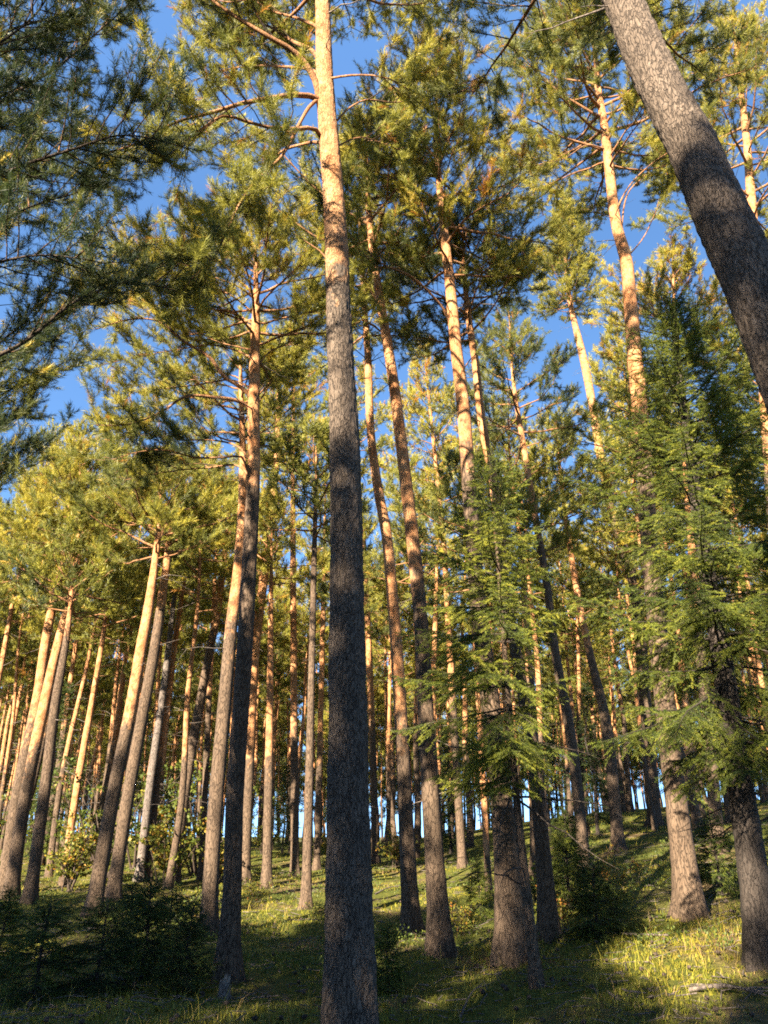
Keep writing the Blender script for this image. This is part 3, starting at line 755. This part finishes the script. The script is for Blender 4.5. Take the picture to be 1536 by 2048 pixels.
# ------------------------------------------------------------------ leafy bushes
def bush_proto(H, R, n_stem, n_leaf, seed, lsz, tint, name='leafy_bush'):
    rng = np.random.default_rng(seed)
    root = empty(name, (0, 0, 0)); sm = MB(); fm = MB()
    for _ in range(n_stem):
        pl = limb_path(np.array([rng.normal(0, .08), rng.normal(0, .08), -.05]), rng.random() * 6.28, H * rng.uniform(.6, 1.05), rng.uniform(.9, 1.45), rng.uniform(.6, 1.3), rng, 9, .05)
        tube(sm, pl, np.linspace(.012 * H, .003, 9), 5, 0, .1)
        st = Store()
        P0, D0 = [], []
        for _k in range(7):
            pos, T, _l = along(pl, rng.uniform(.25, 1))
            tw = limb_path(pos, rng.random() * 6.28, R * rng.uniform(.25, .7), rng.uniform(-.1, .7), rng.uniform(-.2, .5), rng, 5, .05)
            st.polyline(tw, .005, .002)
            q, t2, _l = along(tw, rng.uniform(.15, 1, n_leaf)); P0.append(q); D0.append(t2)
        st.flush(sm, None, rng, 0, 0, .1)
        p = np.concatenate(P0) + rng.normal(0, .03, (7 * n_leaf, 3)); d = nrm(np.concatenate(D0) * .4 + rng.normal(0, .7, p.shape))
        w = nrm(np.cross(d, rng.normal(0, .5, p.shape) + UP)); l = lsz * rng.uniform(.6, 1.3, len(p))[:, None]
        v = np.stack([p, p + d * l * .5 + w * l * .32, p + d * l, p + d * l * .5 - w * l * .32], 1)
        fm.add(v.reshape(-1, 3), np.arange(len(p) * 4).reshape(-1, 4), 0, np.repeat(np.clip(tint + rng.normal(0, .16, len(p)) + rng.normal(0, .1), 0, 1), 4))
    sm.build('stem', [M_TWIG], root); fm.build('foliage', [M_LEAF], root, smooth=False)
    return root


bush_a = bush_proto(3.2, 1.6, 9, 26, 71, .11, .42)
bush_b = bush_proto(2.2, 1.5, 9, 26, 72, .10, .6)
bush_c = bush_proto(.8, .5, 6, 10, 73, .06, .95, 'oak_seedling')
bush_d = bush_proto(.7, .7, 8, 14, 74, .05, .5, 'low_shrub')
for i, (pr, px, Y, s, rz, lab) in enumerate([
    (bush_a, 200, 25, 1.2, 0, 'tall green gold bush between the slim light brown pine and the leaning twins'),
    (bush_a, 385, 27, 1.15, 1.5, 'yellow green bush behind the leaning pale pine'),
    (bush_b, 330, 23, 1.1, 2.5, 'golden bush behind the slim dead grey trunk'),
    (bush_a, 262, 29, 1.3, 3.5, 'tallest yellowing bush seen between the leaning twins and the dead trunk'),
    (bush_b, 130, 22, 1.0, 4.5, 'pale green bush behind the dark grey straight pine'),
    (bush_b, 435, 24, .8, 5.0, 'small green gold bush beside the dark pair of trunks'),
    (bush_a, 60, 33, 1.2, .7, 'shaded green bush deep among the trunks near the left edge'),
    (bush_a, 520, 38, .8, 2.2, 'dim green bush behind the fully sunlit slim pine'),
    (bush_b, 655, 32, .8, 3.1, 'small bush peeping out left of the thick central trunk, on the crest'),
    (bush_b, 790, 30, .75, 4.1, 'light green bush on the crest right of the thick central trunk'),
    (bush_a, 1010, 40, .8, .2, 'bush on the crest behind the slim spruce stem'),
]):
    put(pr, gpos(px, Y), s, rz, lab, 'bush', 'leafy bushes under the pines')
for px, Y, s, rz, lab in [(1238, 15.5, 1.0, .5, 'orange leaved oak seedling at the edge of the sunlit bank'),
                          (1130, 12.6, .7, 1.9, 'rusty leaved oak seedling beside the half sunlit sapling')]:
    put(bush_c, gpos(px, Y), s, rz, lab, 'seedling', 'rusty oak seedlings')
for px, Y, s, rz, lab in [(1085, 14.5, 1.2, 0, 'bright green low shrub right of the grey pine foot'), (925, 13.0, .8, 2, 'small leafy shrub just right of the sun spotted pine foot'),
                          (510, 19.0, .9, 3, 'low shrub in the sun left of the sunlit slim pine'), (405, 15.0, .9, 4, 'low shrub behind the foot of the grey pine pair'),
                          (1225, 12.4, .9, 5, 'low shrub in front of the orange leaved seedling'), (640, 15.5, .6, 1, 'tiny shrub between the slim grey pine and the central trunk')]:
    put(bush_d, gpos(px, Y), s, rz, lab, 'shrub', 'low shrubs in the grass')

# ------------------------------------------------------------------ the pines farther back: prototypes and copies
def pine_proto(H, cb, R, nl, seed, q='lo', tint=.5, r0=.15):
    rng = np.random.default_rng(seed)
    z = np.linspace(-.2, H, 46)
    k = rng.random(4) * 6
    path = np.stack([.10 * np.sin(z * .33 + k[0]) + .04 * np.sin(z * 1.1 + k[1]), .10 * np.sin(z * .37 + k[2]) + .04 * np.sin(z * .9 + k[3]), z, r0 * np.clip(1 - .93 * (np.clip(z, 0, None) / H) ** 1.25, .02, 1)], -1)
    path[:, :2] -= path[0, :2]
    root = empty('pine_tree', (0, 0, 0))
    trunk_mesh(path, 'trunk', root, np.zeros(3), H * rng.uniform(.2, .38), rng, 12, M_BARK, zspan=3.0)
    st, mb = Store(), MB()
    for pl, r, u in crown_limbs(path[:, :3], cb, H, R, int(nl * 1.4), rng):
        tube(mb, pl, np.linspace(r, .004, len(pl)), 5, 1, .7)
        leafy(pl, st, rng, q, .3 if u < .5 else .18, tint + .15 * (u - .4) + rng.normal(0, .07), bare=.15)
    for dm in dead_twigs(path, cb * .25, cb + .5, 26, rng, (.2, 1.2)):
        for v, a in zip(dm.v, dm.a): pass
        mb.v += dm.v; mb.a += dm.a
        for kk in (3, 4):
            mb.f[kk] += [f + mb.n for f in dm.f[kk]]; mb.m[kk] += [m + 2 for m in dm.m[kk]]
        mb.n += dm.n
    st.flush(mb, Q[q]['t'], rng, 0, 1, .4)
    mb.build('crown', [M_PINE, M_TWIG, M_DEAD], root)
    return root


PROTO = [pine_proto(15.5, 9.2, 1.8, 26, 81, tint=.50, r0=.14), pine_proto(14.2, 8.0, 1.7, 26, 82, tint=.42, r0=.115), pine_proto(16.5, 9.8, 2.0, 28, 83, tint=.55),
         pine_proto(13.5, 8.6, 1.5, 22, 84, tint=.46, r0=.10), pine_proto(15.0, 8.4, 2.1, 28, 85, tint=.58), pine_proto(12.5, 7.0, 1.6, 24, 86, tint=.40, r0=.09)]

rb = np.random.default_rng(9)
spots = []
tries = 0
while len(spots) < 232 and tries < 40000:
    tries += 1
    y = 17 + 55 * rb.random() ** .68
    x = rb.uniform(-.60, .60) * y * 1.08
    if ground(x, y) < -1.2: continue
    dmin = 1.7 + .008 * y + (.4 if x > -6 else 0)
    if any((x - a) ** 2 + (y - b) ** 2 < dmin ** 2 for a, b in MAIN_XY + [s[:2] for s in spots]): continue
    spots.append((x, y))

ANCH = [('the left edge pine', 'L1'), ('the dark straight pine', 'L3'), ('the leaning twins', 'L7'), ('the leaning pale pine', 'L10'), ('the white limbed pine', 'L13'), ('the thick central trunk', 'C'),
        ('the sun spotted pine', 'R2'), ('the pine with dark foot', 'R4'), ('the rise pine', 'R7'), ('the broad sunlit foot', 'R9')]
ANCH_X = []
for nm, k in ANCH:
    pth = TREE_ANCHOR[k][1]
    pp = np.array([project(q[:3])[:2] for q in pth])
    ANCH_X.append(float(np.interp(-1600, -pp[:, 1], pp[:, 0])))
ORD = 'first second third fourth fifth sixth seventh eighth ninth tenth eleventh twelfth thirteenth fourteenth fifteenth sixteenth seventeenth eighteenth nineteenth twentieth'.split()
cells = {}
for x, y in spots:
    z = float(ground(x, y))
    px, _, _ = project((x, y, z + 3))
    gap = int(np.searchsorted(ANCH_X, px))
    tier = int(np.searchsorted([24, 32, 40, 49, 60], y))
    cells.setdefault((gap, tier), []).append((px, x, y, z))
TIER = ['slim pine', 'distant pine', 'remote pine', 'far pine', 'farther pine', 'farthest pine']
for (gap, tier), lst in sorted(cells.items()):
    lst.sort()
    for i, (px, x, y, z) in enumerate(lst):
        where = ('left of ' + ANCH[0][0]) if gap == 0 else ('right of ' + ANCH[-1][0]) if gap == len(ANCH) else ANCH[gap - 1][0] + ' and ' + ANCH[gap][0]
        lab = f'{TIER[tier]}, {ORD[i]} from left ' + ('' if gap in (0, len(ANCH)) else 'between ') + where
        s = rb.uniform(.86, 1.14)
        o = put(PROTO[int(rb.integers(0, 6))], (x, y, z), (s * rb.uniform(.9, 1.1), s * rb.uniform(.9, 1.1), s), rb.random() * 6.28, lab, 'tree', 'pines farther back in the wood')
        o.rotation_euler = (rb.normal(0, .022), rb.normal(0, .022), rb.random() * 6.28)

def far_wood():
    rng = np.random.default_rng(44); mb = MB(); st = Store(); pts = []
    while len(pts) < 330:
        y = rng.uniform(72, 112); x = rng.uniform(-.62, .62) * y
        if all((x - a) ** 2 + (y - b) ** 2 > 4 for a, b in pts): pts.append((x, y))
    for x, y in pts:
        z0 = float(ground(x, y)); H = rng.uniform(14, 19); z = np.linspace(-.3, H, 9)
        p = np.stack([x + rng.normal(0, .12, 9) + z * rng.normal(0, .015), y + z * 0, z0 + z], -1)
        tube(mb, p, .14 * (1 - .85 * np.clip(z, 0, None) / H), 6, 1, np.clip((z - 4) / 3, 0, 1))
        for pl, r, u in crown_limbs(p, z0 + H * .55, z0 + H, 1.8, 26, rng):
            st.polyline(pl, r, .005)
            q, T, L = along(pl, rng.uniform(.25, 1, 22))
            st.tufts(q + rng.normal(0, .16, q.shape), T * .5 + UP * .5 + rng.normal(0, .4, q.shape), rng.uniform(.35, .6, 22), .5 + rng.normal(0, .12) + rng.normal(0, .1, 22))
    st.flush(mb, [tuft_template(12, .5, .12, RT, (.4, 1.2), 0) for _ in range(3)], rng, 0, 1, .5)
    for _ in range(900):                      # low thicket on and behind the crest
        y = rng.uniform(54, 74); x = rng.uniform(-.6, .6) * y
        if math.sin(.23 * x + 1) + .6 * math.sin(.61 * x + .3 * y) < -.55: continue
        h = rng.uniform(.8, 3.6); k = 44
        q = np.array([x, y, float(ground(x, y))]) + rng.normal(0, 1, (k, 3)) * np.array([.55, .55, 0]) + UP * (rng.random((k, 1)) * h)
        st.tufts(q, UP + rng.normal(0, .6, (k, 3)), rng.uniform(.25, .45, k), .22 + rng.normal(0, .1) + rng.normal(0, .08, k))
    tag(mb.build('far_wood', [M_PINE, M_BARK]), 'far pine wood and thicket beyond the crest reading as one mass', 'wood', kind='stuff')
far_wood()

# unseen trees added behind the viewpoint, placed and sized to shade the near ground
SUN_AZ, SUN_EL = math.radians(30), math.radians(26)      # azimuth measured from straight behind towards the left
sd = np.array([-math.sin(SUN_AZ), -math.cos(SUN_AZ)]); sn = np.array([sd[1], -sd[0]])
rs = np.random.default_rng(31)
for i in range(16):
    a = -6 + 30 * (i + rs.random()) / 16; b = rs.uniform(14, 24)
    x, y = sd * b + sn * a
    put(PROTO[int(rs.integers(0, 6))], (x, y, float(ground(x, y))), rs.uniform(.9, 1.08), rs.random() * 6.28, 'unseen pine added behind the viewpoint to throw the shade', 'tree', 'unseen shade pines behind the viewpoint')
SPARSE = pine_proto(16.0, 11.0, 1.6, 6, 91, tint=.5)  # unseen few-limbed pine, shaped to dapple the sun on the central trunk
for a, b, k in ((3.4, 11.0, SPARSE), (4.6, 13.0, SPARSE), (8.0, 12.0, PROTO[1]), (-.5, 12.6, PROTO[0]), (13.2, 14, PROTO[0]), (17.0, 13.5, PROTO[2])):
    x, y = sd * b + sn * a
    put(k, (x, y, float(ground(x, y))), .98, a, 'unseen pine added behind the viewpoint to throw the shade', 'tree', 'unseen shade pines behind the viewpoint')
for a, b, k, sc in ((.2, 13.4, PROTO[0], .76), (2.2, 13.0, PROTO[4], .72), (-1.2, 14.2, PROTO[2], .8), (3.0, 15, PROTO[0], .78), (3.4, 13.6, PROTO[4], .8), (4.9, 13.2, PROTO[2], .76), (6.5, 13.6, PROTO[0], .76), (8.3, 13.3, PROTO[4], .77), (11.9, 13, PROTO[2], .85), (14.9, 13.2, PROTO[4], .92), (15.9, 15, PROTO[1], 1.0)):
    x, y = sd * b + sn * a
    put(k, (x, y, float(ground(x, y))), sc, a, 'unseen pine added behind the viewpoint to throw the shade', 'tree', 'unseen shade pines behind the viewpoint')
for i in range(17):
    a = -5 + 1.65 * (i + rs.uniform(-.25, .25)); b = 12.8 + 2.2 * (i % 2) + rs.uniform(-.4, .4)
    x, y = sd * b + sn * a
    put(far_spr, (x, y, float(ground(x, y))), (b + 11.5) * .488 / 6.0 * rs.uniform(.94, 1.1) * (.86 if .6 < a < 2.4 else 1.1 if a < 2 else 1.0 if a < 13 else .93), rs.random() * 6.28, 'unseen spruce added behind the viewpoint to throw the shade', 'tree', 'unseen shade spruces behind the viewpoint')

# ------------------------------------------------------------------ ground
def graded(lo, hi, c, fine, k):
    v = [c]; s = fine
    while v[-1] < hi: v.append(v[-1] + s); s *= k
    w = [c]; s = fine
    while w[-1] > lo: w.append(w[-1] - s); s *= k
    return np.array(w[::-1][:-1] + v)
gx = graded(-900, 900, 0, .16, 1.035); gy = graded(-900, 1500, 9, .14, 1.032)
GX, GY = np.meshgrid(gx, gy)
GZ = ground(GX, GY)
# hold the far side down so the crest shows sky behind it
GZ = np.maximum(GZ, -18 + 0 * GZ)
gm = MB(); nx, ny = len(gx), len(gy)
ii = (np.arange(ny - 1)[:, None] * nx + np.arange(nx - 1)[None]).ravel()
gm.add(np.stack([GX, GY, GZ], -1).reshape(-1, 3), np.stack([ii, ii + 1, ii + nx + 1, ii + nx], -1), 0, 0)
M_GROUND = ground_material()
tag(gm.build('ground', [M_GROUND]), kind='structure')


def grass(name, n, ymin, ymax, hgt, wid, seed, tint, litter=False):
    rng = np.random.default_rng(seed)
    y = ymin * (ymax / ymin) ** rng.random(n); x = rng.uniform(-.62, .62, n) * (y + 1.0)
    # tussocks: pull blades towards clump centres
    cx = np.round(x / .23) * .23; cy = np.round(y / .23) * .23
    jx = np.sin(cx * 91.7 + cy * 37.3) * .1; jy = np.sin(cx * 51.1 - cy * 77.7) * .1
    pull = rng.random(n) * .6
    x = x + (cx + jx - x) * pull; y = y + (cy + jy - y) * pull
    patch = np.sin(.8 * x + 1.1 * np.sin(.5 * y)) * np.sin(.7 * y + .9 * np.sin(.6 * x + 1)) + .5 * np.sin(2.1 * x - 1.3 * y)
    keep = rng.random(n) < .78 + .5 * patch
    x, y, patch = x[keep], y[keep], patch[keep]; n = len(x)
    z = ground(x, y) - .01
    az = rng.random(n) * 6.283; lean = rng.uniform(.15, 1.0, n)
    h = hgt * rng.uniform(.45, 1.25, n) * (1 + .35 * patch); w = wid * rng.uniform(.6, 1.3, n) * (1 + y / 18)
    dx, dy = np.cos(az), np.sin(az)
    p = np.stack([x, y, z], -1); d = np.stack([dx * lean, dy * lean, np.ones(n)], -1)
    d2 = np.stack([dx * lean * 2.4, dy * lean * 2.4, 1.45 - .5 * lean], -1)
    s = np.stack([-dy, dx, 0 * dx], -1) * w[:, None] / 2
    m = p + d * h[:, None] * .5; t = p + d2 * h[:, None] * .62
    v = np.stack([p - s, p + s, m - s * .75, m + s * .75, t], 1).reshape(-1, 3)
    b = np.arange(n)[:, None] * 5
    mb = MB()
    tn = np.clip(tint + .20 * patch + rng.normal(0, .11, n), 0, 1); tn = np.where(rng.random(n) < .05, .95, tn)
    nv = len(v)
    mb.add(v, (b[:, None] + np.array([[0, 1, 3, 2]])[None]).reshape(-1, 4), 0, np.repeat(tn, 5))
    mb.f[3].append((b[:, None] + np.array([[2, 3, 4]])[None]).reshape(-1, 3)); mb.m[3].append(np.zeros(n, np.int32))
    o = mb.build(name, [M_GRASS], smooth=True)
    return o


tag(grass('grass', 270000, 5.0, 50, .065, .006, 3, .50), 'short mossy forest grass covering the floor between the pines', 'grass', kind='stuff')
tag(grass('tall_grass', 5000, 6.0, 40, .24, .004, 4, .72), 'sparse taller straw coloured grass blades rising from the floor', 'grass', kind='stuff')


def ground_cover():
    """bilberry and heather: small leafy cushions, uncountable"""
    rng = np.random.default_rng(12); n = 4200
    y = 9.5 * (46 / 9.5) ** rng.random(n); x = rng.uniform(-.62, .62, n) * (y + 1)
    patch = np.sin(.55 * x + 2) * np.sin(.6 * y + .4) + .6 * np.sin(1.3 * x + .9 * y)
    s = rng.random(n) < .35 + .5 * patch
    x, y = x[s], y[s]; n = len(x); k = 26
    r = rng.uniform(.10, .26, n)
    off = nrm(rng.normal(0, 1, (n, k, 3))) * (rng.random((n, k, 1)) ** .4) * r[:, None, None]
    off[..., 2] = np.abs(off[..., 2]) * .8
    p = np.stack([x, y, ground(x, y)], -1)[:, None] + off
    p = p.reshape(-1, 3); d = nrm(off.reshape(-1, 3) + rng.normal(0, .08, p.shape) + UP * .1)
    w = nrm(np.cross(d, rng.normal(0, 1, p.shape))); l = (rng.uniform(.016, .034, len(p)) * (1 + p[:, 1] / 30))[:, None]
    v = np.stack([p, p + d * l * .5 + w * l * .3, p + d * l, p + d * l * .5 - w * l * .3], 1)
    mb = MB(); mb.add(v.reshape(-1, 3), np.arange(len(p) * 4).reshape(-1, 4), 0, np.repeat(np.clip(.26 + np.repeat(rng.normal(0, .12, n), k) + rng.normal(0, .08, len(p)), 0, 1), 4))
    tag(mb.build('ground_cover', [M_LEAF], smooth=False), 'low bilberry cushions scattered over the mossy forest floor', 'ground cover', kind='stuff')
ground_cover()


def litter():
    rng = np.random.default_rng(21); n = 5200
    y = 5.2 * (34 / 5.2) ** rng.random(n); x = rng.uniform(-.6, .6, n) * (y + 1)
    l = rng.uniform(.03, .16, n) * (1 + y / 20); a = rng.random(n) * 6.283
    p0 = np.stack([x, y, ground(x, y) + rng.uniform(.01, .06, n)], -1)
    x1, y1 = x + np.cos(a) * l, y + np.sin(a) * l
    p1 = np.stack([x1, y1, ground(x1, y1) + rng.uniform(.01, .08, n)], -1)
    mb = MB(); segs_to_mesh(mb, p0, p1, rng.uniform(.002, .006, n) * (1 + y / 25), 0, .1)
    k = 420; y = 5.2 * (20 / 5.2) ** rng.random(k); x = rng.uniform(-.6, .6, k) * (y + 1)
    for i in range(k):                       # fallen cones
        c = np.array([x[i], y[i], float(ground(x[i], y[i])) + .05]); a = rng.random() * 6.28; d = np.array([math.cos(a), math.sin(a), rng.normal(0, .2)]) * .055
        tube(mb, [c, c + d * .3, c + d * .7, c + d], [.006, .022, .018, .004], 6, 1, .1)
    tag(mb.build('litter', [M_DEAD, M_TWIG]), 'fallen twigs, cones and bark bits strewn over the moss', 'litter', kind='stuff')
litter()


def fallen_branch(label, pts, r, seed, forks=3):
    rng = np.random.default_rng(seed)
    q = np.array([on_ground(px, py) for px, py in pts]); q[:, 2] = ground(q[:, 0], q[:, 1]) + r + np.array([.0, *([.05] * (len(q) - 2)), .02])
    pl = smooth_path(q, .08); base = pl[0].copy()
    root = empty('fallen_branch', base); tag(root, label, 'fallen branch', 'fallen branches on the forest floor')
    mb = MB(); tube(mb, pl, np.linspace(r, r * .35, len(pl)), 7, 0, .1, wob=.06, rng=rng); mb.build('stem', [M_DEAD], root, base)
    for _ in range(forks):
        pos, T, L = along(pl, rng.uniform(.3, .9)); l = L * rng.uniform(.15, .35)
        t = limb_path(pos, math.atan2(T[1], T[0]) + rng.choice([-1, 1]) * rng.uniform(.4, .9), l, .15, .25, rng, 6, .05)
        b = MB(); tube(b, t, np.linspace(r * .5, r * .15, 6), 5, 0, .1); b.build('twig', [M_DEAD], root, base)


fallen_branch('pale curved twig lying in the dark grass right of the central trunk', [(920, 2040), (945, 2000), (965, 1975)], .012, 1, 1)
fallen_branch('long grey fallen branch in the shade at the lower right edge', [(1380, 1985), (1450, 1990), (1536, 2003)], .022, 2, 5)
fallen_branch('forked pale dead branch beside the spruce saplings', [(372, 1818), (385, 1808), (402, 1800)], .022, 3, 4)
fallen_branch('grey fallen branch on the sunlit grass right of the central trunk', [(750, 1790), (775, 1782), (800, 1776)], .02, 4, 3)
fallen_branch('thin brown fallen branch below the broad sunlit pine foot', [(1245, 1872), (1290, 1882), (1340, 1878)], .02, 5, 4)


def stump():
    rng = np.random.default_rng(8)
    b = on_ground(448, 1998); b[2] = float(ground(b[0], b[1]))
    root = empty('tree_stump', b); tag(root, 'small pale broken stump in the dark grass near the white limbed pine', 'stump')
    z = np.array([-.08, 0, .05, .12, .17]); r = np.array([.085, .075, .062, .058, .052])
    mb = MB(); v = tube(mb, np.stack([0 * z, 0 * z, z], -1), r, 14, 0, .1)
    vv = mb.v[0].copy(); top = slice(-14, None); vv[top, 2] += rng.uniform(-.05, .05, 14); mb.v[0] = vv
    mb.build('stump_wood', [M_DEAD], root)
    c = MB(); tp = vv[top]; c.add(np.vstack([tp * np.array([.97, .97, 1]), [[0, 0, .10]]]), [[i, (i + 1) % 14, 14] for i in range(14)], 0, .9)
    c.build('broken_face', [M_DEAD], root)
stump()

# ------------------------------------------------------------------ light, sky, camera
sv = np.array([sd[0] * math.cos(SUN_EL), sd[1] * math.cos(SUN_EL), math.sin(SUN_EL)])
sl = bpy.data.lights.new('sun', 'SUN'); sl.energy = 5.0; sl.angle = math.radians(.53); sl.color = (1.0, .86, .66)
so = bpy.data.objects.new('sun', sl); COL.objects.link(so); so.location = (-30, -30, 40)
so.rotation_euler = Vector((-sv[0], -sv[1], -sv[2])).to_track_quat('-Z', 'Y').to_euler()

w = bpy.data.worlds.new('World'); S.world = w; w.use_nodes = True
nt = w.node_tree; bg = nt.nodes['Background']
sky = nt.nodes.new('ShaderNodeTexSky'); sky.sky_type = 'NISHITA'; sky.sun_disc = False
sky.sun_elevation = SUN_EL; sky.sun_rotation = math.atan2(sv[0], sv[1]); sky.air_density = 1.0; sky.dust_density = .3; sky.ozone_density = 2.5
hs = nt.nodes.new('ShaderNodeHueSaturation'); hs.inputs['Saturation'].default_value = 1.12; nt.links.new(sky.outputs[0], hs.inputs['Color'])
tcw = nt.nodes.new('ShaderNodeTexCoord'); mw = nt.nodes.new('ShaderNodeMapping'); mw.inputs['Location'].default_value = (0, 0, .24)
nt.links.new(tcw.outputs['Generated'], mw.inputs[0]); nt.links.new(mw.outputs[0], sky.inputs[0])
nt.links.new(hs.outputs[0], bg.inputs[0]); bg.inputs[1].default_value = .060

cd = bpy.data.cameras.new('camera'); cam = bpy.data.objects.new('camera', cd); COL.objects.link(cam)
cam.location = CAM; cam.rotation_euler = (math.pi / 2 + PITCH, 0, 0)
cd.sensor_fit = 'VERTICAL'; cd.sensor_height = 36; cd.sensor_width = 27; cd.lens = 26; cd.clip_start = .05; cd.clip_end = 4000
S.camera = cam
S.view_settings.view_transform = 'Standard'; S.view_settings.look = 'None'; S.view_settings.gamma = 1
S.view_settings.exposure = 2.95
S.cycles.max_bounces = 8; S.cycles.diffuse_bounces = 5; S.cycles.glossy_bounces = 2; S.cycles.transmission_bounces = 4
S.cycles.use_denoising = False
S.cycles.filter_width = 1.8
